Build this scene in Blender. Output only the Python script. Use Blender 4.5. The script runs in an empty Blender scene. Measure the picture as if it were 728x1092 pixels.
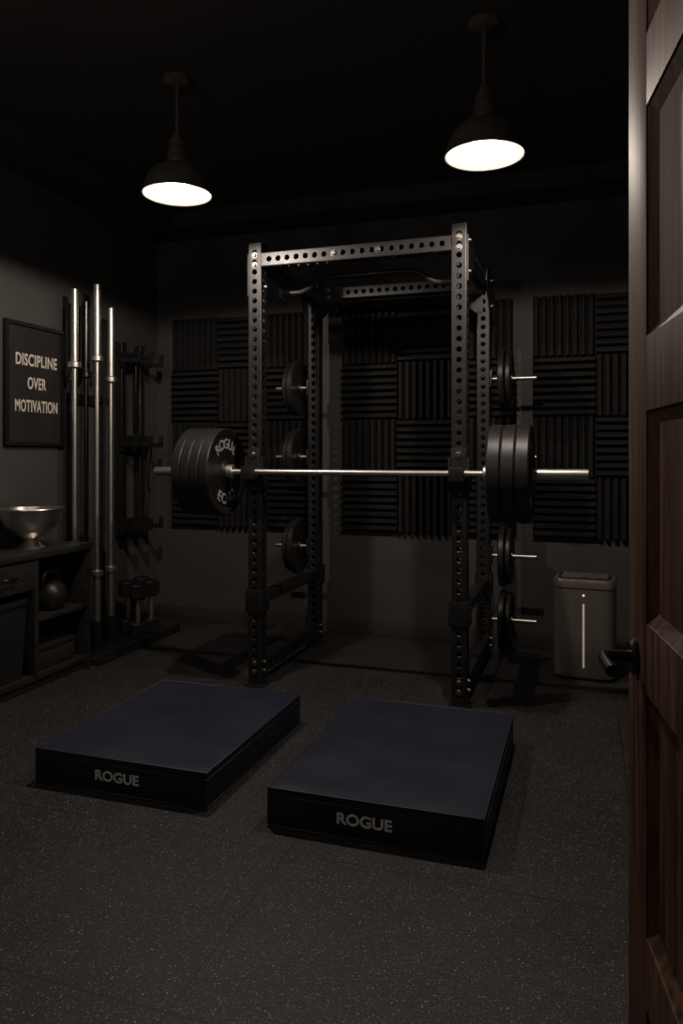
import bpy, bmesh, math, random
from mathutils import Vector, Matrix
random.seed(3)
scn = bpy.context.scene
scn.view_settings.view_transform = "Standard"
COL = scn.collection

# ------------------------------------------------------------ materials
def new_mat(name):
    m = bpy.data.materials.new(name); m.use_nodes = True
    nt = m.node_tree
    return m, nt, nt.nodes["Principled BSDF"]

def mat(name, col, rough=0.5, metal=0.0, var=0.15, nscale=8.0, bump=0.0, bscale=200.0, coat=0.0, spec=0.5, stretch=None):
    m, nt, b = new_mat(name)
    tc = nt.nodes.new("ShaderNodeTexCoord")
    mp = nt.nodes.new("ShaderNodeMapping")
    nt.links.new(tc.outputs["Object"], mp.inputs[0])
    if stretch: mp.inputs["Scale"].default_value = stretch
    n = nt.nodes.new("ShaderNodeTexNoise"); n.inputs["Scale"].default_value = nscale
    n.inputs["Detail"].default_value = 5
    nt.links.new(mp.outputs[0], n.inputs["Vector"])
    r = nt.nodes.new("ShaderNodeValToRGB")
    r.color_ramp.elements[0].position = 0.3; r.color_ramp.elements[1].position = 0.7
    r.color_ramp.elements[0].color = (*[c*(1-var) for c in col], 1)
    r.color_ramp.elements[1].color = (*[min(1, c*(1+var)) for c in col], 1)
    nt.links.new(n.outputs["Fac"], r.inputs[0])
    nt.links.new(r.outputs[0], b.inputs["Base Color"])
    mr = nt.nodes.new("ShaderNodeMapRange")
    mr.inputs["To Min"].default_value = max(0.02, rough-0.06); mr.inputs["To Max"].default_value = min(1, rough+0.06)
    nt.links.new(n.outputs["Fac"], mr.inputs["Value"])
    nt.links.new(mr.outputs[0], b.inputs["Roughness"])
    b.inputs["Metallic"].default_value = metal
    b.inputs["Coat Weight"].default_value = coat
    b.inputs["Specular IOR Level"].default_value = spec
    if bump > 0:
        n2 = nt.nodes.new("ShaderNodeTexNoise"); n2.inputs["Scale"].default_value = bscale
        nt.links.new(mp.outputs[0], n2.inputs["Vector"])
        bp = nt.nodes.new("ShaderNodeBump"); bp.inputs["Strength"].default_value = bump
        bp.inputs["Distance"].default_value = 0.002
        nt.links.new(n2.outputs["Fac"], bp.inputs["Height"])
        nt.links.new(bp.outputs[0], b.inputs["Normal"])
    return m

def emis(name, col, strength):
    m, nt, b = new_mat(name)
    b.inputs["Base Color"].default_value = (*col, 1)
    b.inputs["Emission Color"].default_value = (*col, 1)
    b.inputs["Emission Strength"].default_value = strength
    return m

LC = (1.0,.87,.76)
M_WALL = mat("wall_paint_charcoal", (.070,.064,.061), .75, var=.12, nscale=3, bump=.12, bscale=120)
M_CEIL = mat("ceiling_paint_black", (.045,.041,.039), .9, var=.1, nscale=3)
M_BASE = mat("baseboard_paint", (.055,.050,.047), .42, var=.1)
M_STEEL = mat("powder_coat_black", (.018,.0172,.017), .37, metal=.0, var=.2, nscale=25, bump=.15, bscale=600, coat=.15)
M_BOLT = mat("zinc_bolt", (.30,.28,.26), .38, metal=1)
M_CHROME = mat("brushed_chrome", (.70,.67,.62), .42, metal=1, var=.08, nscale=6, stretch=(1,1,8))
M_DARKBAR = mat("black_zinc_bar", (.10,.095,.09), .32, metal=1)
M_RUBBER = mat("plate_rubber", (.019,.018,.018), .43, var=.25, nscale=20, bump=.2, bscale=300)
M_IRON = mat("plate_iron", (.024,.023,.022), .38, metal=.2, var=.2, nscale=20, bump=.2, bscale=200)
M_LETTER = mat("white_lettering", (.55,.53,.49), .6, var=.08)
M_LOGO = mat("logo_print", (.85,.84,.82), .6, var=.1, nscale=60)
M_FOAM = mat("acoustic_foam", (.019,.0175,.017), .95, var=.2, nscale=30, bump=.4, bscale=500, spec=.3)
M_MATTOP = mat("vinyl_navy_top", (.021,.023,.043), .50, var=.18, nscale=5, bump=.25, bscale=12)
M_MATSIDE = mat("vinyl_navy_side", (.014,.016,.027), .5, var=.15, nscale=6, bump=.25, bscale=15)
M_SEAM = mat("vinyl_piping", (.030,.033,.054), .45)
M_CAB = mat("cabinet_black_oak", (.030,.027,.024), .45, var=.35, nscale=6, stretch=(6,1,6), bump=.15, bscale=60)
M_FRAME = mat("frame_black", (.014,.013,.012), .35)
M_PAPER = mat("poster_black_paper", (.020,.019,.018), .6)
M_PTEXT = mat("poster_text", (.75,.68,.58), .6, var=.05)
M_SHADE = mat("shade_enamel_black", (.085,.072,.062), .40, coat=.4, metal=.2)
M_SHADEIN = mat("shade_inner_white", (.85,.81,.76), .6, var=.03)
M_BULB = emis("lamp_diffuser", (1,.90,.80), 9)
M_FILLGLOBE = emis("fill_globe_glow", LC, 50)  # glow of the fill globes added out of frame
M_PUR = mat("purifier_metal", (.26,.23,.20), .36, metal=.55, var=.06, nscale=60, stretch=(1,1,.05))
M_PURD = mat("purifier_plastic_dark", (.02,.02,.02), .35)
M_STRIP = emis("purifier_light_strip", (1.0,.88,.76), .13)
M_HANDLE = mat("handle_dark_bronze", (.06,.055,.05), .3, metal=.9)
M_TRIM = mat("door_trim_black", (.03,.027,.024), .5)
M_BIN = mat("bin_plastic", (.02,.02,.02), .5)

# wood
def wood_mat():
    m, nt, b = new_mat("door_walnut_wood")
    tc = nt.nodes.new("ShaderNodeTexCoord"); mp = nt.nodes.new("ShaderNodeMapping")
    mp.inputs["Scale"].default_value = (14, 14, .9)
    nt.links.new(tc.outputs["Object"], mp.inputs[0])
    n = nt.nodes.new("ShaderNodeTexNoise"); n.inputs["Scale"].default_value = 4; n.inputs["Detail"].default_value = 8
    n.inputs["Distortion"].default_value = .6
    nt.links.new(mp.outputs[0], n.inputs["Vector"])
    r = nt.nodes.new("ShaderNodeValToRGB")
    e = r.color_ramp.elements
    e[0].position = .32; e[0].color = (.030,.0150,.0080, 1)
    e[1].position = .68; e[1].color = (.145,.074,.037, 1)
    k = r.color_ramp.elements.new(.5); k.color = (.078,.039,.020, 1)
    nt.links.new(n.outputs["Fac"], r.inputs[0]); nt.links.new(r.outputs[0], b.inputs["Base Color"])
    b.inputs["Roughness"].default_value = .6
    b.inputs["Specular IOR Level"].default_value = .22
    bp = nt.nodes.new("ShaderNodeBump"); bp.inputs["Strength"].default_value = .25; bp.inputs["Distance"].default_value = .002
    nt.links.new(n.outputs["Fac"], bp.inputs["Height"]); nt.links.new(bp.outputs[0], b.inputs["Normal"])
    return m
M_WOOD = wood_mat()

# rubber floor with speckles and tile seams
def floor_mat():
    m, nt, b = new_mat("rubber_floor_speckled")
    N = nt.nodes.new; L = nt.links.new
    tc = N("ShaderNodeTexCoord")
    def math_(op, a, c=None, v=None):
        n = N("ShaderNodeMath"); n.operation = op
        L(a, n.inputs[0])
        if c is not None: L(c, n.inputs[1])
        if v is not None: n.inputs[1].default_value = v
        return n.outputs[0]
    # specks
    specs = None
    for sc, th, keep in ((95, .19, .66), (210, .27, .52)):
        v = N("ShaderNodeTexVoronoi"); v.inputs["Scale"].default_value = sc
        L(tc.outputs["Object"], v.inputs["Vector"])
        d = math_("LESS_THAN", v.outputs["Distance"], v=th)
        s = N("ShaderNodeSeparateColor"); L(v.outputs["Color"], s.inputs[0])
        k = math_("GREATER_THAN", s.outputs[0], v=keep)
        f = math_("MULTIPLY", d, k)
        f = math_("MULTIPLY", f, s.outputs[1])
        specs = f if specs is None else math_("MAXIMUM", specs, f)
    n = N("ShaderNodeTexNoise"); n.inputs["Scale"].default_value = 2.2; n.inputs["Detail"].default_value = 12
    n.inputs["Roughness"].default_value = .75
    L(tc.outputs["Object"], n.inputs["Vector"])
    r = N("ShaderNodeValToRGB")
    r.color_ramp.elements[0].position = .3; r.color_ramp.elements[0].color = (.015,.0148,.0152,1)
    r.color_ramp.elements[1].position = .7; r.color_ramp.elements[1].color = (.037,.0355,.035,1)
    L(n.outputs["Fac"], r.inputs[0])
    mx = N("ShaderNodeMix"); mx.data_type = "RGBA"
    L(specs, mx.inputs["Factor"]); L(r.outputs[0], mx.inputs["A"])
    mx.inputs["B"].default_value = (.50,.42,.35,1)
    # seams
    sep = N("ShaderNodeSeparateXYZ"); L(tc.outputs["Object"], sep.inputs[0])
    def seam(o, off, per):
        a = math_("ADD", o, v=-off+100*per); a = math_("DIVIDE", a, v=per); a = math_("FRACT", a)
        a = math_("SUBTRACT", a, v=.5); a = math_("ABSOLUTE", a)
        return math_("GREATER_THAN", a, v=.5-.0020/per)
    sm = math_("MAXIMUM", seam(sep.outputs[0], -.856, 1.0), seam(sep.outputs[1], 1.40, .68))
    mx2 = N("ShaderNodeMix"); mx2.data_type = "RGBA"
    L(sm, mx2.inputs["Factor"]); L(mx.outputs["Result"], mx2.inputs["A"])
    mx2.inputs["B"].default_value = (.008,.008,.008,1)
    L(mx2.outputs["Result"], b.inputs["Base Color"])
    b.inputs["Roughness"].default_value = .54
    n2 = N("ShaderNodeTexNoise"); n2.inputs["Scale"].default_value = 160; L(tc.outputs["Object"], n2.inputs["Vector"])
    h = math_("SUBTRACT", n2.outputs["Fac"], sm)
    bp = N("ShaderNodeBump"); bp.inputs["Strength"].default_value = .6; bp.inputs["Distance"].default_value = .003
    L(h, bp.inputs["Height"]); L(bp.outputs[0], b.inputs["Normal"])
    return m
M_FLOOR = floor_mat()

# ------------------------------------------------------------ helpers
def empty(name, loc=(0,0,0), rotz=0):
    e = bpy.data.objects.new(name, None); e.location = loc; e.rotation_euler = (0,0,rotz)
    e.empty_display_size = .1; COL.objects.link(e); return e

def obj_from(name, verts, faces, m, parent=None, smooth=False, M=None):
    me = bpy.data.meshes.new(name); me.from_pydata([tuple(v) for v in verts], [], faces)
    if M is not None: me.transform(M)
    me.materials.append(m)
    bm = bmesh.new(); bm.from_mesh(me)
    bmesh.ops.recalc_face_normals(bm, faces=bm.faces)
    bm.to_mesh(me); bm.free()
    if smooth:
        for p in me.polygons: p.use_smooth = True
        me.set_sharp_from_angle(angle=math.radians(40))
    o = bpy.data.objects.new(name, me); COL.objects.link(o)
    if parent: o.parent = parent
    return o

def box(name, lo, hi, m, parent=None, bev=0.0, seg=2):
    bm = bmesh.new(); bmesh.ops.create_cube(bm, size=1)
    s = [hi[i]-lo[i] for i in range(3)]; c = [(hi[i]+lo[i])/2 for i in range(3)]
    for v in bm.verts: v.co = Vector((v.co[i]*s[i]+c[i] for i in range(3)))
    if bev > 0:
        bmesh.ops.bevel(bm, geom=bm.edges[:], offset=bev, segments=seg, affect="EDGES", profile=.6)
    me = bpy.data.meshes.new(name); bm.to_mesh(me); bm.free(); me.materials.append(m)
    if bev > 0:
        for p in me.polygons: p.use_smooth = True
        me.set_sharp_from_angle(angle=math.radians(50))
    o = bpy.data.objects.new(name, me); COL.objects.link(o)
    if parent: o.parent = parent
    return o

AX = {"z": Matrix.Identity(4), "x": Matrix.Rotation(math.pi/2, 4, "Y"), "y": Matrix.Rotation(-math.pi/2, 4, "X")}

def lathe(name, prof, m, parent=None, seg=48, axis="z", loc=(0,0,0), closed=False, smooth=True):
    """prof: list (r, h) along the axis"""
    vs, fs = [], []
    n = len(prof)
    for i in range(seg):
        a = 2*math.pi*i/seg
        for r, h in prof: vs.append((r*math.cos(a), r*math.sin(a), h))
    rng = n if closed else n-1
    for i in range(seg):
        j = (i+1) % seg
        for k in range(rng):
            k2 = (k+1) % n
            fs.append((i*n+k, j*n+k, j*n+k2, i*n+k2))
    me = bpy.data.meshes.new(name); me.from_pydata(vs, [], fs)
    bm = bmesh.new(); bm.from_mesh(me)
    bmesh.ops.remove_doubles(bm, verts=bm.verts, dist=1e-6)
    bmesh.ops.recalc_face_normals(bm, faces=bm.faces); bm.to_mesh(me); bm.free()
    me.transform(Matrix.Translation(Vector(loc)) @ AX[axis])
    me.materials.append(m)
    if smooth:
        for p in me.polygons: p.use_smooth = True
        me.set_sharp_from_angle(angle=math.radians(35))
    o = bpy.data.objects.new(name, me); COL.objects.link(o)
    if parent: o.parent = parent
    return o

def rod(name, p0, p1, r, m, parent=None, seg=24, bev=.002):
    p0 = Vector(p0); p1 = Vector(p1); d = p1-p0; L = d.length
    b = min(bev, r*.4)
    o = lathe(name, [(0,0),(r-b,0),(r,b),(r,L-b),(r-b,L),(0,L)], m, None, seg)
    R = Vector((0,0,1)).rotation_difference(d.normalized()).to_matrix().to_4x4()
    o.data.transform(Matrix.Translation(p0) @ R)
    if parent: o.parent = parent
    return o

def pipe(name, pts, r, m, parent=None, res=4):
    cu = bpy.data.curves.new(name, "CURVE"); cu.dimensions = "3D"; cu.bevel_depth = r; cu.bevel_resolution = res
    cu.use_fill_caps = True
    s = cu.splines.new("POLY"); s.points.add(len(pts)-1)
    for i, p in enumerate(pts): s.points[i].co = (*p, 1)
    tmp = bpy.data.objects.new(name, cu); COL.objects.link(tmp)
    dg = bpy.context.evaluated_depsgraph_get()
    me = bpy.data.meshes.new_from_object(tmp.evaluated_get(dg)); COL.objects.unlink(tmp); bpy.data.objects.remove(tmp)
    me.materials.clear(); me.materials.append(m)
    for p in me.polygons: p.use_smooth = True
    o = bpy.data.objects.new(name, me); COL.objects.link(o)
    if parent: o.parent = parent
    return o

def bezier_pts(ctrl, n=8):
    """Catmull-Rom through control points"""
    P = [Vector(c) for c in ctrl]; P = [P[0]*2-P[1]] + P + [P[-1]*2-P[-2]]
    out = []
    for i in range(1, len(P)-2):
        for k in range(n):
            t = k/n; a,b,c,d = P[i-1],P[i],P[i+1],P[i+2]
            out.append(.5*((2*b)+(c-a)*t+(2*a-5*b+4*c-d)*t*t+(3*b-a-3*c+d)*t**3))
    out.append(P[-2]); return out

def text(name, body, size, loc, rot, m, parent=None, sx=1.0, ext=.0008, off=0.0, M=None, space=1.0):
    cu = bpy.data.curves.new(name, "FONT"); cu.body = body; cu.size = size; cu.align_x = "CENTER"; cu.align_y = "CENTER"
    cu.extrude = ext; cu.offset = off; cu.space_character = space
    tmp = bpy.data.objects.new(name, cu); COL.objects.link(tmp)
    dg = bpy.context.evaluated_depsgraph_get()
    me = bpy.data.meshes.new_from_object(tmp.evaluated_get(dg)); COL.objects.unlink(tmp); bpy.data.objects.remove(tmp)
    from mathutils import Euler
    T = M if M is not None else Matrix.Translation(Vector(loc)) @ Euler(rot).to_matrix().to_4x4()
    me.transform(T @ Matrix.Diagonal((sx,1,1,1)))
    me.materials.clear(); me.materials.append(m)
    o = bpy.data.objects.new(name, me); COL.objects.link(o)
    if parent: o.parent = parent
    return o

def perf_tube(name, p0, p1, w, parent, pitch=.05, hr=.0125, faces_=("x","y"), m=None, up=None):
    """square steel tube with real through-holes, from p0 to p1"""
    m = m or M_STEEL
    p0 = Vector(p0); p1 = Vector(p1); L = (p1-p0).length
    n = max(1, int(L/pitch)); n0 = (L-n*pitch)/2
    r = .006; hw = w/2-r; H = w/2; t = .005
    vs, fs = [], []
    def addv(x,y,z): vs.append((x,y,z)); return len(vs)-1
    def plane(side, a, z, depth=0):
        off = H-depth
        return {0:(a,-off,z),1:(off,a,z),2:(-a,off,z),3:(-off,-a,z)}[side]
    for side in range(4):
        holes = ("y" in faces_) if side in (0,2) else ("x" in faces_)
        if not holes:
            q = [addv(*plane(side,a,z)) for a,z in ((-hw,0),(hw,0),(hw,L),(-hw,L))]; fs.append(q); continue
        for z0, z1 in ((0,n0),(L-n0,L)):
            if z1-z0 > 1e-5:
                q = [addv(*plane(side,a,z)) for a,z in ((-hw,z0),(hw,z0),(hw,z1),(-hw,z1))]; fs.append(q)
        for i in range(n):
            zc = n0+(i+.5)*pitch; hp = pitch/2
            per = []
            K = 4
            cs = [(-hw,-hp),(hw,-hp),(hw,hp),(-hw,hp)]
            for c in range(4):
                a0,b0 = cs[c]; a1,b1 = cs[(c+1)%4]
                for k in range(K): per.append((a0+(a1-a0)*k/K, b0+(b1-b0)*k/K))
            o_ = [addv(*plane(side,a,zc+b)) for a,b in per]
            ang = [math.atan2(b/hp,a/hw) for a,b in per]
            ch = [addv(*plane(side,(hr+.0025)*math.cos(t_),zc+(hr+.0025)*math.sin(t_))) for t_ in ang]
            c0 = [addv(*plane(side,hr*math.cos(t_),zc+hr*math.sin(t_),.002)) for t_ in ang]
            c1 = [addv(*plane(side,hr*math.cos(t_),zc+hr*math.sin(t_),t)) for t_ in ang]
            NN = len(per)
            for k in range(NN):
                l = (k+1)%NN
                fs.append((o_[k],o_[l],ch[l],ch[k])); fs.append((ch[k],ch[l],c0[l],c0[k])); fs.append((c0[k],c0[l],c1[l],c1[k]))
    # rounded corners
    for c,(cx,cy,a0) in enumerate(((hw,-hw,-90),(hw,hw,0),(-hw,hw,90),(-hw,-hw,180))):
        prev = None
        for k in range(4):
            a = math.radians(a0+30*k); x = cx+r*math.cos(a); y = cy+r*math.sin(a)
            cur = (addv(x,y,0), addv(x,y,L))
            if prev: fs.append((prev[0],cur[0],cur[1],prev[1]))
            prev = cur
    # end caps
    for z in (0, L):
        q = [addv(x,y,z) for x,y in ((-H+.002,-H+.002),(H-.002,-H+.002),(H-.002,H-.002),(-H+.002,H-.002))]; fs.append(q)
    d = (p1-p0).normalized()
    if abs(d.z) > .9: R = Matrix.Identity(4)
    elif abs(d.x) > .9: R = Matrix(((0,0,1,0),(1,0,0,0),(0,1,0,0),(0,0,0,1)))   # local x->Y, y->Z, z->X
    else: R = Matrix(((-1,0,0,0),(0,0,1,0),(0,1,0,0),(0,0,0,1)))   # local y->Z, z->Y
    me = bpy.data.meshes.new(name); me.from_pydata(vs, [], fs)
    bm = bmesh.new(); bm.from_mesh(me); bmesh.ops.remove_doubles(bm, verts=bm.verts, dist=2e-5)
    bmesh.ops.recalc_face_normals(bm, faces=bm.faces); bm.to_mesh(me); bm.free()
    me.transform(Matrix.Translation(p0) @ R)
    me.materials.append(m)
    o = bpy.data.objects.new(name, me); COL.objects.link(o); o.parent = parent
    return o

def hexbolt(name, loc, axis, parent, r=.012, h=.010, sgn=1):
    o = lathe(name, [(0,0),(r*1.35,0),(r*1.35,sgn*.002),(r,sgn*.002),(r,sgn*h),(r*.8,sgn*(h+.002)),(0,sgn*(h+.002))], M_BOLT, parent, 12, axis, loc)
    return o

# ------------------------------------------------------------ room shell
XL, XR, YB, YH, ZC = -3.0, 1.05, 4.78, -1.6, 2.87
box("floor", (XL-.1,YH-.1,-.1), (XR+.1,YB+.1,0), M_FLOOR)
box("ceiling", (XL-.1,YH-.1,ZC), (XR+.1,YB+.1,ZC+.1), M_CEIL)
box("wall_left", (XL-.1,YH-.1,0), (XL,YB+.1,ZC), M_WALL)
box("wall_right", (XR,YH-.1,0), (XR+.1,YB+.1,ZC), M_WALL)
box("wall_back", (XL,YB,0), (XR,YB+.1,ZC), M_WALL)
box("wall_hallway", (XL,YH-.1,0), (XR,YH,ZC), M_WALL)
fw = empty("wall_front")
box("pier_a", (XL,.16,0), (-1.5,.30,ZC), M_WALL, fw)
box("pier_b", (.22,.16,0), (XR,.30,ZC), M_WALL, fw)
box("header", (-1.5,.16,2.15), (.22,.30,ZC), M_WALL, fw)
ts = empty("trim_1")
box("soffit_back", (XL,YB-.30,2.765), (XR,YB,ZC), M_CEIL, ts)
box("soffit_left", (XL,.30,2.765), (XL+.30,YB-.30,ZC), M_CEIL, ts)
def baseboard(name, lo, hi): return box(name, lo, hi, M_BASE, None, .006)
baseboard("baseboard_back", (XL+.018,YB-.018,0), (XR-.018,YB,.10))
baseboard("baseboard_left", (XL,.30,0), (XL+.018,YB,.10))
baseboard("baseboard_right", (XR-.018,.30,0), (XR,YB,.10))

# ------------------------------------------------------------ acoustic foam
def foam_group(x0, ncol):
    T = .3725; nrow = 4; z0 = .695; ribs = 8
    e = empty("acoustic_foam_panel")
    vs, fs = [], []
    def rib_tile(x, z, vert, T=T-.003):
        p = T/ribs; base = YB-.010; tip = YB-.055
        for i in range(ribs):
            a0, a1 = i*p, (i+1)*p
            pr = [(a0+.0015,base),(a0+p*.26,tip),(a0+p*.66,tip),(a1-.004,base),(a1,base),(a1,YB-.001),(a0,YB-.001),(a0,base)]
            k = len(vs)
            for (a,y) in pr:
                if vert: vs.append((x+a,y,z)); 
                else: vs.append((x,y,z+a))
            for (a,y) in pr:
                if vert: vs.append((x+a,y,z+T))
                else: vs.append((x+T,y,z+a))
            n = len(pr)
            for j in range(n):
                l = (j+1)%n; fs.append((k+j,k+l,k+n+l,k+n+j))
            fs.append(tuple(k+j for j in range(n))); fs.append(tuple(k+n+j for j in range(n)))
    for r in range(nrow):
        for c in range(ncol):
            rib_tile(x0+c*T, z0+r*T, (r+c) % 2 == 1)
    obj_from("foam_wedges", vs, fs, M_FOAM, e)
foam_group(-2.855, 3); foam_group(-1.545, 3); foam_group(-.31, 3)

# ------------------------------------------------------------ power rack
RX0, RX1, RY0, RY1, RH, W = -1.632, -.569, 3.555, 4.43, 2.30, .075
rk = empty("power_rack")
for i,(x,y) in enumerate(((RX0,RY0),(RX1,RY0),(RX0,RY1),(RX1,RY1))):
    perf_tube(f"upright_{i+1}", (x,y,.008), (x,y,RH), W, rk)
    box(f"foot_plate_{i+1}", (x-.055,y-.055,0), (x+.055,y+.055,.008), M_STEEL, rk, .002)
    box(f"top_cap_{i+1}", (x-.036,y-.036,RH), (x+.036,y+.036,RH+.006), M_STEEL, rk, .002)
h = W/2
perf_tube("crossmember_front", (RX0+h,RY0,2.215), (RX1-h,RY0,2.215), W, rk)
perf_tube("crossmember_rear", (RX0+h,RY1,2.215), (RX1-h,RY1,2.215), W, rk)
for i,x in enumerate((RX0,RX1)):
    perf_tube(f"side_top_{i+1}", (x,RY0+h,2.215), (x,RY1-h,2.215), W, rk)
    perf_tube(f"side_bottom_{i+1}", (x,RY0+h,.10), (x,RY1-h,.10), W, rk, faces_=("x",))
    # safety bars
    box(f"safety_bar_{i+1}", (x-.030,RY0+h,.42), (x+.030,RY1-h,.475), M_STEEL, rk, .006)
    for y in (RY0,RY1):
        yy = y
        # bracket wraps the upright : three plates + pin
        s = -1 if y == RY0 else 1
        box(f"safety_bracket_face", (x-.050,yy+s*h-.001 if s>0 else yy-h-.008,.385), (x+.050,yy+h+.008 if s>0 else yy-h+.001,.505), M_STEEL, rk, .003)
        for t in (-1,1):
            box("safety_bracket_side", (x+t*(h+.0)-(0 if t>0 else .012),yy-.045,.385), (x+t*(h+.0)+(.012 if t>0 else 0),yy+.045,.505), M_STEEL, rk, .003)
    # gussets
    def tri(name, pts, n, th):
        n = Vector(n)*th/2
        v = [Vector(p)-n for p in pts]+[Vector(p)+n for p in pts]; k=len(pts)
        f = [tuple(range(k)), tuple(range(k,2*k))]+[(j,(j+1)%k,k+(j+1)%k,k+j) for j in range(k)]
        return obj_from(name, v, f, M_STEEL, rk)
    s = 1 if i == 0 else -1
    for y, sy in ((RY0,1),(RY1,-1)):
        # plate on the outside of side member + upright
        tri("gusset_side", [(x-s*(h+.003),y-sy*.03,2.25),(x-s*(h+.003),y+sy*.20,2.25),(x-s*(h+.003),y+sy*.20,2.19),(x-s*(h+.003),y+sy*.04,2.03),(x-s*(h+.003),y-sy*.03,2.03)], (1,0,0), .006)
    tri("gusset_rear", [(x,RY1-h-.004,2.25),(x+s*.19,RY1-h-.004,2.25),(x+s*.19,RY1-h-.004,2.18),(x+s*.045,RY1-h-.004,2.04),(x,RY1-h-.004,2.04)], (0,1,0), .006)
    for z in (2.24,2.19): hexbolt("bolt", (x,RY0-h,z), "y", rk, sgn=-1)
    for z in (.12,.075): hexbolt("bolt", (x,RY0-h,z), "y", rk, sgn=-1)
    for z in (2.235,2.19):
        hexbolt("bolt", (x+s*.10,RY1-h-.007,z), "y", rk, sgn=-1)
    for y in (RY0,RY1):
        for z in (.12,.075): hexbolt("bolt", (x+h,y,z), "x", rk, sgn=1, r=.011)
        for z in (2.23,2.08): hexbolt("bolt", (x+h+.006,y,z), "x", rk, sgn=1, r=.011)
for x in (-1.20,-.97): hexbolt("bolt", (x,RY0-h,2.215), "y", rk, sgn=-1)
# multi-grip pull-up bar
yb = 3.80
pipe("pullup_bar", bezier_pts([(RX0+h,yb,2.10),(RX0+.16,yb,2.10),(RX0+.27,yb-.02,2.155),(RX0+.36,yb-.03,2.16),(-1.10,yb-.03,2.16),(RX1-.36,yb-.03,2.16),(RX1-.27,yb-.02,2.155),(RX1-.16,yb,2.10),(RX1-h,yb,2.10)], 8), .0155, M_STEEL, rk, 5)
for i,x in enumerate((RX0+h,RX1-h)):
    box(f"pullup_mount_{i+1}", (x-.006,yb-.045,2.06), (x+.006,yb+.045,2.19), M_STEEL, rk, .002)
# J cups
BY, BZ = 3.478, 1.115
for i,x in enumerate((RX0,RX1)):
    box(f"jcup_back_{i+1}", (x-.037,RY0-h-.014,1.02), (x+.037,RY0-h,1.235), M_STEEL, rk, .003)
    box(f"jcup_shelf_{i+1}", (x-.037,BY-.045,1.078), (x+.037,RY0-h-.012,1.0995), M_STEEL, rk, .003)
    box(f"jcup_lip_{i+1}", (x-.037,BY-.052,1.078), (x+.037,BY-.034,1.145), M_STEEL, rk, .003)
    for t in (-1,1):
        box(f"jcup_side", (x+t*.0445-.007,RY0-h-.014,1.03), (x+t*.0445+.007,RY0+.03,1.19), M_STEEL, rk, .003)
    hexbolt("bolt", (x,RY0-h-.014,1.205), "y", rk, sgn=-1)
# storage pegs
def peg(x, s, z, L):
    rod("storage_peg", (x+s*h,RY1,z), (x+s*(h+L),RY1,z), .0125, M_CHROME, rk)
    box("peg_mount", (min(x+s*h,x+s*(h+.012)),RY1-.036,z-.05), (max(x+s*h,x+s*(h+.012)),RY1+.036,z+.05), M_STEEL, rk, .002)
def weight_plate(name, R, th, x, y, z, m, lettered=False, hole=.0265, rim=.03):
    """plate with axis along x centred on x; real centre hole, raised rim + hub"""
    e = empty(name, (x,y,z))
    t = th/2; d = min(.010, th*.22)
    prof = [(hole,-t+.002),(hole+.03,-t+.002),(hole+.034,-t+d),(R-rim-.012,-t+d),(R-rim,-t+.001),(R-.006,-t),(R,-t+.006),
            (R,t-.006),(R-.006,t),(R-rim,t-.001),(R-rim-.012,t-d),(hole+.034,t-d),(hole+.03,t-.002),(hole,t-.002)]
    lathe("disc", prof, m, e, 72, "x", closed=True)
    lathe("steel_hub", [(hole,-t+.0015),(hole+.018,-t+.0015),(hole+.018,-t-.0005),(hole,-t-.0005)], M_BOLT, e, 32, "x", closed=True)
    lathe("steel_hub_b", [(hole,t-.0015),(hole+.018,t-.0015),(hole+.018,t+.0005),(hole,t+.0005)], M_BOLT, e, 32, "x", closed=True)
    if lettered:
        def arc(word, rad, mid, step, flip, size):
            n = len(word)
            for i,ch in enumerate(word):
                a = mid + ((n-1)/2-i)*step*(1 if not flip else -1)
                # on face +x : screen right = +y, up = +z
                cy, cz = rad*math.cos(a), rad*math.sin(a)
                rot = a-math.pi/2 if not flip else a+math.pi/2
                B = Matrix(((0,0,1,0),(1,0,0,0),(0,1,0,0),(0,0,0,1)))
                M = Matrix.Translation((t-d+.0012,cy,cz)) @ B @ Matrix.Rotation(rot,4,"Z")
                text("letter_"+ch, ch, size, None, None, M_LETTER, e, M=M, ext=.001, off=.0015)
        arc("ROGUE", R*.63, math.pi/2, .34, False, .074)
        arc("ECHO", R*.63, -math.pi/2, .36, True, .074)
    return e
for z in (1.63,1.19,.62):
    peg(RX0,-1,z,.23)
    weight_plate("weight_plate", .178, .035, RX0-h-.075, RY1, z, M_IRON, hole=.0135)
    weight_plate("weight_plate", .165, .030, RX0-h-.112, RY1, z, M_IRON, hole=.0135)
for z in (1.65,1.19,.61,.235):
    peg(RX1,1,z,.265)
    weight_plate("weight_plate", .178, .035, RX1+h+.075, RY1, z, M_IRON, hole=.0135)
    weight_plate("weight_plate", .165, .030, RX1+h+.112, RY1, z, M_IRON, hole=.0135)

# ------------------------------------------------------------ barbells
def barbell(L=2.2, shaft=.014, sleeve=.025, m_s=M_CHROME, m_k=M_CHROME):
    e = empty("barbell")
    a = L/2; s0 = a-.43
    rod("shaft", (-s0,0,0), (s0,0,0), shaft, m_s, e)
    for t in (-1,1):
        rod("sleeve", (t*s0,0,0), (t*a,0,0), sleeve, m_k, e, 32)
        rod("collar", (t*(s0-.035),0,0), (t*s0,0,0), .037, m_k, e, 32, .004)
        rod("end_cap", (t*a,0,0), (t*(a+.004),0,0), .018, M_DARKBAR, e)
    return e
BC = -1.09
b = barbell(2.21, .0145, .0248); b.location = (BC,BY,BZ)
ps = .677
for k in range(4):
    weight_plate("bumper_plate", .227, .050, BC-ps-.025-k*.0515, BY, BZ, M_RUBBER, k == 0)
for k in range(3):
    weight_plate("bumper_plate", .227, .060, BC+ps+.03+k*.0615, BY, BZ, M_RUBBER, k == 2)

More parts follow.
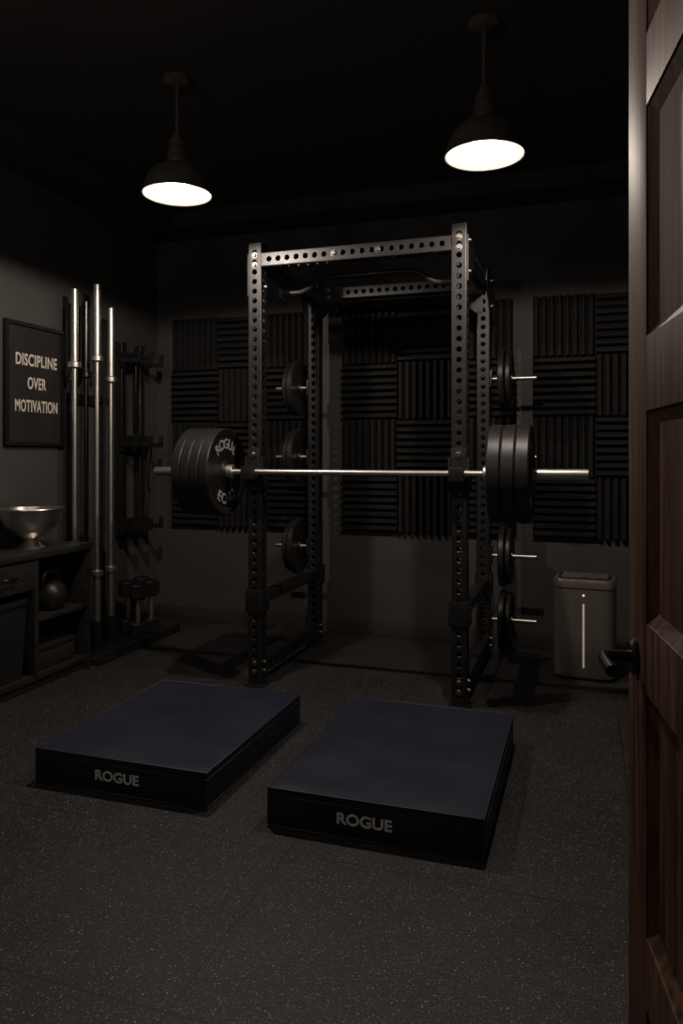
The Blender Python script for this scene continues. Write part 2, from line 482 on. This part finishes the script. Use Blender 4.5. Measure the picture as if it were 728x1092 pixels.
# ------------------------------------------------------------ vertical bar storage
st = empty("barbell_storage_stand")
box("base_plate", (-2.975,3.57,0), (-2.62,4.45,.035), M_STEEL, st, .004)
box("base_lip", (-2.64,3.57,.035), (-2.62,4.45,.055), M_STEEL, st, .003)
bars = [(-2.86,3.66,2.14,.014,M_CHROME),(-2.80,3.79,2.19,.0145,M_CHROME),(-2.82,3.955,2.08,.014,M_CHROME),
        (-2.91,3.70,2.06,.0135,M_DARKBAR),(-2.91,3.83,2.10,.0135,M_DARKBAR)]
for i,(x,y,L,r,mm) in enumerate(bars):
    q = barbell(L, r, .0235 if i else .021, mm, mm)
    q.rotation_euler = (0,math.pi/2,0); q.location = (x,y,.0365+L/2+.005)
    lathe(f"socket_{i+1}", [(.028,.0355),(.033,.0355),(.033,.20),(.028,.20)], M_STEEL, st, 32, "z", (x,y,0), closed=True)
box("wall_rail", (-2.998,3.76,1.52), (-2.975,4.09,1.58), M_STEEL, st, .004)
for y in (3.78, 4.07):
    box("rail_post", (-2.998,y-.02,.035), (-2.975,y+.02,1.55), M_STEEL, st, .004)

# wall-mounted attachment rack
ar = empty("attachment_wall_rack")
for y in (4.27,4.49):
    perf_tube("rail", (-2.966,y,.66), (-2.966,y,1.96), .055, ar, faces_=("x",), hr=.009)
for i,z in enumerate((.72,1.28,1.84)):
    box(f"cross_plate_{i+1}", (-2.937,4.22,z-.055), (-2.922,4.54,z+.055), M_STEEL, ar, .004)
    for y in (4.25,4.38,4.51):
        box("hook_arm", (-2.925,y-.014,z-.025), (-2.80,y+.014,z+.005), M_STEEL, ar, .004)
        box("hook_tip", (-2.815,y-.014,z-.025), (-2.795,y+.014,z+.055), M_STEEL, ar, .004)
# things hanging: straps / pads
for y,zt,zb in ((4.31,1.84,1.45),(4.45,1.28,.95)):
    pipe("hanging_strap", [(-2.86,y-.02,zt+.006),(-2.86,y-.024,(zt+zb)/2),(-2.86,y-.01,zb),(-2.86,y+.01,zb),(-2.86,y+.024,(zt+zb)/2),(-2.86,y+.02,zt+.006),(-2.86,y-.02,zt+.006)], .007, M_RUBBER, ar)

# dumbbells standing on end
def dumbbell(x, y, s=1.0):
    e = empty("dumbbell", (x,y,.036))
    def head(z0, n):
        lathe(n, [(0,z0),(.050*s,z0),(.060*s,z0+.010),(.060*s,z0+.085),(.050*s,z0+.095),(0,z0+.095)], M_RUBBER, e, 8, smooth=False)
        lathe(n+"_cap", [(0,z0-.0005),(.035*s,z0-.0005),(.035*s,z0+.0955),(0,z0+.0955)], M_DARKBAR, e, 24)
    head(0,"head_lower"); head(.245,"head_upper")
    lathe("handle", [(.015,.095),(.017,.13),(.019,.17),(.017,.21),(.015,.245)], M_CHROME, e, 24)
    return e
dumbbell(-2.72,4.10); dumbbell(-2.72,4.25,.95); dumbbell(-2.85,4.18); dumbbell(-2.85,4.34,.95)

# ------------------------------------------------------------ cabinet
cb = empty("storage_cabinet")
X0, X1, Y0, Y1, ZT = -2.98, -2.65, 2.25, 3.53, .71
t = .028
box("top", (X0,Y0,ZT-.035), (X1+.012,Y1+.005,ZT), M_CAB, cb, .003)
box("bottom", (X0,Y0+t,.05), (X1-.01,Y1-t,.05+t), M_CAB, cb, .002)
box("plinth", (X0+.01,Y0+.02,0), (X1-.03,Y1-.02,.05), M_CAB, cb)
for n,y in (("side_a",Y0),("side_b",Y1-t),("divider_a",3.085),("divider_b",2.66)):
    box(n, (X0,y,.0 if "side" in n else .05+t), (X1,y+t,ZT-.035), M_CAB, cb, .002)
box("back", (X0,Y0+t,.05), (X0+.012,Y1-t,ZT-.035), M_CAB, cb)
box("shelf", (X0+.012,3.085+t,.345), (X1-.008,Y1-t,.345+.022), M_CAB, cb, .002)
for n,(a,bb) in (("drawer_1",(2.66+t,3.085)),("drawer_2",(Y0+t,2.66))):
    box(n, (X1-.03,a+.004,.52), (X1+.002,bb-.004,.665), M_CAB, cb, .003)
    yc = (a+bb)/2
    pipe(n+"_pull", [(X1,yc-.05,.60),(X1+.025,yc-.05,.60),(X1+.025,yc+.05,.60),(X1,yc+.05,.60)], .005, M_HANDLE, cb)
# bins in left bays
def waste_bin(y):
    e = empty("storage_bin", (-2.815,y,.0785))
    a, c, hh = .14, .17, .40
    vs=[(-a*.88,-c*.9,0),(a*.88,-c*.9,0),(a*.88,c*.9,0),(-a*.88,c*.9,0),(-a,-c,hh),(a,-c,hh),(a,c,hh),(-a,c,hh),
        (-a+.012,-c+.012,hh),(a-.012,-c+.012,hh),(a-.012,c-.012,hh),(-a+.012,c-.012,hh),(-a*.88+.012,-c*.9+.012,.01),(a*.88-.012,-c*.9+.012,.01),(a*.88-.012,c*.9-.012,.01),(-a*.88+.012,c*.9-.012,.01)]
    fs=[(0,1,2,3),(12,13,14,15)]
    for j in range(4):
        l=(j+1)%4; fs += [(j,l,4+l,4+j),(4+j,4+l,8+l,8+j),(8+j,8+l,12+l,12+j)]
    obj_from("tub", vs, fs, M_BIN, e)
    box("lip_front", (a-.004,-c,hh-.03), (a+.006,c,hh), M_BIN, e, .002)
waste_bin(2.885); waste_bin(2.47)

def kettlebell(x, y, z, R=.085):
    e = empty("kettlebell", (x,y,z))
    prof = [(0,0),(R*.62,0),(R*.70,.006)]
    for k in range(1,15):
        a = math.radians(-52+ k*10); prof.append((R*math.cos(a), R*.80+R*math.sin(a)))
    prof.append((0,R*1.80))
    lathe("bell", prof, M_IRON, e, 40)
    pipe("handle", bezier_pts([(0,-R*.60,R*1.25),(0,-R*.68,R*1.75),(0,-R*.5,R*2.15),(0,0,R*2.25),(0,R*.5,R*2.15),(0,R*.68,R*1.75),(0,R*.60,R*1.25)],6), .014, M_IRON, e, 5)
kettlebell(-2.76,3.33,.3675,.090)
kb = empty("storage_box", (-2.80,3.30,.0785))
box("body", (-.11,-.14,0), (.11,.14,.10), M_CAB, kb, .006)
box("lid", (-.115,-.145,.10), (.115,.145,.125), M_BIN, kb, .005)

# bowl
bw = empty("metal_bowl", (-2.80,3.225,ZT))
ip = [(0,.062),(.05,.064),(.095,.085),(.13,.125),(.150,.175),(.158,.208)]
op = [(.168,.212),(.170,.206),(.162,.203),(.155,.170),(.134,.118),(.098,.078),(.05,.055),(.035,.048),(.034,.040),(.060,.012),(.078,.004),(.078,0),(0,0)]
M_BOWL = mat("bowl_stainless", (.78,.73,.66), .34, metal=1, var=.04, nscale=2)
lathe("bowl", ip+op, M_BOWL, bw, 64)

# poster
po = empty("framed_poster")
y0,y1,z0,z1 = 3.24,3.715,1.255,1.945
f=.022
box("frame_bottom",(XL,y0,z0),(XL+.03,y1,z0+f),M_FRAME,po,.002); box("frame_top",(XL,y0,z1-f),(XL+.03,y1,z1),M_FRAME,po,.002)
box("frame_left",(XL,y0,z0+f),(XL+.03,y0+f,z1-f),M_FRAME,po,.002); box("frame_right",(XL,y1-f,z0+f),(XL+.03,y1,z1-f),M_FRAME,po,.002)
box("print",(XL,y0+f,z0+f),(XL+.015,y1-f,z1-f),M_PAPER,po)
R90=(math.pi/2,0,math.pi/2)
for w_,z,wid in (("DISCIPLINE",1.735,.335),("OVER",1.605,.15),("MOTIVATION",1.475,.345)):
    o = text("text_"+w_.lower(), w_, .092, (0,0,0), R90, M_PTEXT, po, off=.0022, space=1.08)
    ys = [v.co.y for v in o.data.vertices]; w0 = max(ys)-min(ys); c0 = (max(ys)+min(ys))/2
    for v in o.data.vertices: v.co.y = (v.co.y-c0)*wid/w0
    o.location = (XL+.0165,(y0+y1)/2+.012,z)

# ------------------------------------------------------------ foam mats
def crash_mat(x0,x1,y0,y1,hh, ts, tx):
    e = empty("crash_mat")
    # body with slight soft bulge
    bm = bmesh.new(); bmesh.ops.create_grid(bm, x_segments=24, y_segments=28, size=.5)
    W_,D_ = x1-x0, y1-y0; cx,cy=(x0+x1)/2,(y0+y1)/2
    rnd = random.Random(int(abs(x0)*100))
    ph = [rnd.uniform(0,6) for _ in range(6)]
    for v in bm.verts:
        u,w = v.co.x, v.co.y
        edge = min(.5-abs(u),.5-abs(w))
        z = hh - .004*max(0,1-edge/.04)**2 + .0022*math.sin(9*u+ph[0]+3*w)*math.sin(7*w+ph[1]) + .0015*math.sin(23*w+5*u+ph[2])
        if edge < 1e-4: z = hh-.004
        v.co = Vector((cx+u*W_, cy+w*D_, z))
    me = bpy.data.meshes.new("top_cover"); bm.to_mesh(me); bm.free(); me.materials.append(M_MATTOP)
    for p in me.polygons: p.use_smooth=True
    o = bpy.data.objects.new("top_cover", me); COL.objects.link(o); o.parent=e
    # sides: loops around perimeter with bulge and wrinkles
    N=40; ring=[]
    for k in range(N): ring.append((x0+W_*k/N,y0,0,-1))
    for k in range(N): ring.append((x1,y0+D_*k/N,1,0))
    for k in range(N): ring.append((x1-W_*k/N,y1,0,1))
    for k in range(N): ring.append((x0,y1-D_*k/N,-1,0))
    vs=[];fs=[]; K=8; n=len(ring)
    for j in range(K+1):
        f_=j/K; z=f_*(hh-.004)
        for i,(x,y,nx,ny) in enumerate(ring):
            corner = (i%N)==0
            bl = 0 if corner else .006*math.sin(math.pi*f_)*min(1,min(i%N,N-i%N)/4)
            bl += 0 if corner else .0016*math.sin(i*.9+ph[3])*math.sin(f_*5+i*.3)*math.sin(math.pi*f_)
            if f_==0: z=.0
            vs.append((x+nx*bl,y+ny*bl,z))
    for j in range(K):
        for i in range(n):
            l=(i+1)%n; fs.append((j*n+i,j*n+l,(j+1)*n+l,(j+1)*n+i))
    fs.append(tuple(range(n)))
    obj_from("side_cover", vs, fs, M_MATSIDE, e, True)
    P=[(x0,y0),(x1,y0),(x1,y1),(x0,y1),(x0,y0)]
    pipe("piping_top", [(a,b_,hh-.004) for a,b_ in P], .0035, M_SEAM, e)
    pipe("piping_bottom", [(a,b_,.0045) for a,b_ in P], .003, M_SEAM, e)
    # zipper line along the right side and front
    pipe("zipper", [(x0+.04,y0-.0035,hh*.80),(x1+.0035,y0-.0035,hh*.80),(x1+.0045,y1-.05,hh*.80)], .0018, M_SEAM, e)
    pipe("corner_seam", [(x1,y0,.004),(x1,y0,hh-.004)], .0028, M_SEAM, e)
    pipe("corner_seam_b", [(x0,y0,.004),(x0,y0,hh-.004)], .0028, M_SEAM, e)
    text("logo", "ROGUE", ts, (tx,y0-.0075,hh*.50), (math.pi/2,0,0), M_LOGO, e, sx=1.12, off=.0012, ext=.0012)
crash_mat(-1.915,-1.215,2.235,3.10,.130,.048,-1.565)
crash_mat(-.975,-.283,2.205,3.14,.130,.048,-.650)

# ------------------------------------------------------------ air purifier
ap = empty("air_purifier", (.0,4.26,0), math.radians(-4))
def rrect(w,d,r,n=8):
    pts=[]
    for cx,cy,a0 in ((w/2-r,-d/2+r,-90),(w/2-r,d/2-r,0),(-w/2+r,d/2-r,90),(-w/2+r,-d/2+r,180)):
        for k in range(n+1):
            a=math.radians(a0+90*k/n); pts.append((cx+r*math.cos(a),cy+r*math.sin(a)))
    return pts
def loft(name, secs, m, parent, r):
    vs=[];fs=[]
    for w,d,z,rr in secs:
        pts=rrect(w,d,rr); vs += [(x,y,z) for x,y in pts]
    n=len(pts)
    for j in range(len(secs)-1):
        for i in range(n):
            l=(i+1)%n; fs.append((j*n+i,j*n+l,(j+1)*n+l,(j+1)*n+i))
    fs.append(tuple(range(n))); fs.append(tuple(range((len(secs)-1)*n,len(secs)*n)))
    return obj_from(name, vs, fs, m, parent, True)
loft("base",[(.27,.20,0,.045),(.28,.21,.015,.05)],M_PURD,ap,0)
loft("body",[(.30,.225,.015,.05),(.312,.235,.022,.05),(.320,.24,.26,.05),(.320,.24,.485,.05)],M_PUR,ap,0)
loft("shadow_gap",[(.305,.225,.485,.045),(.305,.225,.492,.045)],M_PURD,ap,0)
loft("lid",[(.320,.24,.492,.05),(.320,.24,.525,.05),(.312,.232,.535,.048),(.295,.215,.538,.045)],M_PUR,ap,0)
loft("top_grille",[(.27,.19,.536,.035),(.27,.19,.543,.035)],M_PURD,ap,0)
for k in range(7): box("vent_slat",(-.12,-.075+k*.025-.003,.543),(.12,-.075+k*.025+.003,.547),M_PUR,ap,.001)
box("light_strip",(-.005,-.1225,.07),(.005,-.118,.41),M_STRIP,ap,.001)
lathe("indicator",[(0,0),(.006,0),(.006,-.003),(0,-.003)],emis("indicator_led",(1,.9,.8),.6),ap,16,"y",(0,-.1185,.455))

# ------------------------------------------------------------ pendant lamps
def pendant(x,y,zr=2.355,power=35):
    e = empty("pendant_lamp",(x,y,0))
    R=.153
    lathe("canopy",[(0,ZC),(.062,ZC),(.062,ZC-.012),(.050,ZC-.026),(.02,ZC-.034),(0,ZC-.034)],M_SHADE,e,40)
    lathe("stem",[(.0085,ZC-.03),(.0085,zr+.27)],M_SHADE,e,16)
    lathe("socket",[(0,zr+.275),(.014,zr+.272),(.020,zr+.262),(.020,zr+.248),(.034,zr+.240),(.036,zr+.215),(.028,zr+.208),(.040,zr+.200),(.043,zr+.172),(.034,zr+.164),(.048,zr+.155),(.052,zr+.128),(.050,zr+.118),(0,zr+.118)],M_SHADE,e,40)
    out=[(.046,zr+.135),(.062,zr+.130),(.090,zr+.118),(.117,zr+.095),(.137,zr+.060),(.148,zr+.024),(R,zr+.004),(R+.003,zr),(R,zr-.003)]
    inn=[(R-.004,zr),(.143,zr+.024),(.132,zr+.058),(.112,zr+.090),(.087,zr+.112),(.060,zr+.122),(.03,zr+.124),(0,zr+.124)]
    lathe("shade_outer",out+[inn[0]],M_SHADE,e,64)
    lathe("shade_inner",inn,M_SHADEIN,e,64)
    # frosted globe bulb
    rb=.052; zc=zr+.056
    prof=[(0,zc-rb)]+[(rb*math.cos(math.radians(a)),zc+rb*math.sin(math.radians(a))) for a in range(-75,61,15)]+[(.022,zr+.105),(.022,zr+.120)]
    lathe("bulb",prof,M_BULB,e,32)
    l=bpy.data.lights.new("lamp_light","SPOT"); l.energy=power; l.color=LC
    l.spot_size=math.radians(177); l.spot_blend=.12; l.shadow_soft_size=.02
    lo=bpy.data.objects.new("lamp_light",l); COL.objects.link(lo); lo.parent=e; lo.location=(0,0,zr-.022)
pendant(-1.716,2.89); pendant(-.369,2.885)
# two fill globes added out of frame to brighten ceiling, upper walls and shades
def fill_globe(x,y,z=2.36):
    e = empty("added_fill_globe",(x,y,0))
    lathe("canopy",[(0,ZC),(.062,ZC),(.062,ZC-.012),(.050,ZC-.026),(.02,ZC-.034),(0,ZC-.034)],M_SHADE,e,40)
    lathe("stem",[(.0075,ZC-.03),(.0075,z+.12)],M_SHADE,e,16)
    lathe("socket",[(0,z+.13),(.022,z+.128),(.026,z+.10),(.030,z+.055),(0,z+.055)],M_SHADE,e,32)
    r=.06
    lathe("globe",[(r*math.cos(math.radians(a)),z+r*math.sin(math.radians(a))) for a in range(-90,76,11)],M_FILLGLOBE,e,32)
fill_globe(-1.90,.95); fill_globe(-.85,.95)

# ------------------------------------------------------------ door
DL=.90; ang=math.radians(90+8.2)
dr = empty("door_1",(.212,.343,0),ang)
T=.04  # local: +x hinge->edge, local +y = faces world -x side
sw=.118
box("stile_edge",(DL-sw,-T/2,.008),(DL,T/2,2.09),M_WOOD,dr,.002)
box("stile_hinge",(0,-T/2,.008),(sw,T/2,2.09),M_WOOD,dr,.002)
rails=[(.008,.16),(.43,.53),(.868,.968),(1.264,1.369),(1.69,1.79),(1.98,2.09)]
for i,(a,c) in enumerate(rails): box(f"rail_{i+1}",(sw,-T/2,a),(DL-sw,T/2,c),M_WOOD,dr,.002)
for i in range(5):
    a,c=rails[i][1],rails[i+1][0]
    box(f"panel_{i+1}",(sw,-.006,a),(DL-sw,.006,c),M_WOOD,dr)
    # sloped moulding on both faces
    for s in (-1,1):
        o_=[(sw,a),(DL-sw,a),(DL-sw,c),(sw,c)]; g=.016
        i_=[(sw+g,a+g),(DL-sw-g,a+g),(DL-sw-g,c-g),(sw+g,c-g)]
        vs=[(x,s*(T/2-.003),z) for x,z in o_]+[(x,s*.0065,z) for x,z in i_]
        fs=[(j,(j+1)%4,4+(j+1)%4,4+j) for j in range(4)]
        obj_from(f"moulding_{i+1}",vs,fs,M_WOOD,dr)
hx=DL-.055; hz=.905
for s in (-1,1):
    lathe("rose",[(0,s*.0),(.027,s*0),(.027,s*.006),(.022,s*.010),(0,s*.010)],M_HANDLE,dr,32,"y",(hx,s*T/2,hz))
    pipe("lever",bezier_pts([(hx,s*(T/2+.006),hz),(hx,s*(T/2+.032),hz),(hx-.004,s*(T/2+.044),hz),(hx-.022,s*(T/2+.049),hz),(hx-.085,s*(T/2+.049),hz)],6),.0085,M_HANDLE,dr,6)
for z in (.25,1.05,1.85): rod("hinge",(-.006,T/2+.004,z-.045),(-.006,T/2+.004,z+.045),.006,M_HANDLE,dr,12)
tr=empty("trim_2")
box("casing_side_a",(-1.57,.30,0),(-1.50,.318,2.22),M_TRIM,tr,.003)
box("casing_side_b",(.26,.30,0),(.33,.318,2.22),M_TRIM,tr,.003)
box("casing_head",(-1.50,.30,2.15),(.26,.318,2.22),M_TRIM,tr,.003)

# ------------------------------------------------------------ hallway fill light (added, unseen behind the viewpoint)
hf=empty("added_hallway_fill",(-.5,-.8,0))
lathe("housing",[(0,ZC),(.14,ZC),(.14,ZC-.03),(.12,ZC-.035)],M_SHADE,hf,40)
lathe("diffuser",[(.125,ZC-.03),(.11,ZC-.05),(.06,ZC-.06),(0,ZC-.062)],emis("hall_fill_glow",(1,.9,.8),8),hf,40)

# world
w=bpy.data.worlds.new("world"); scn.world=w; w.use_nodes=True
w.node_tree.nodes["Background"].inputs[0].default_value=(.5,.45,.4,1); w.node_tree.nodes["Background"].inputs[1].default_value=.01

# ------------------------------------------------------------ camera
cam=bpy.data.cameras.new("camera"); co=bpy.data.objects.new("camera",cam); COL.objects.link(co)
co.location=(0,0,1.203); co.rotation_euler=(math.pi/2,0,math.radians(18.2))
cam.sensor_fit="VERTICAL"; cam.sensor_height=36; cam.lens=36*790/1092
cam.shift_y=-61/1092; cam.clip_start=.02
scn.camera=co
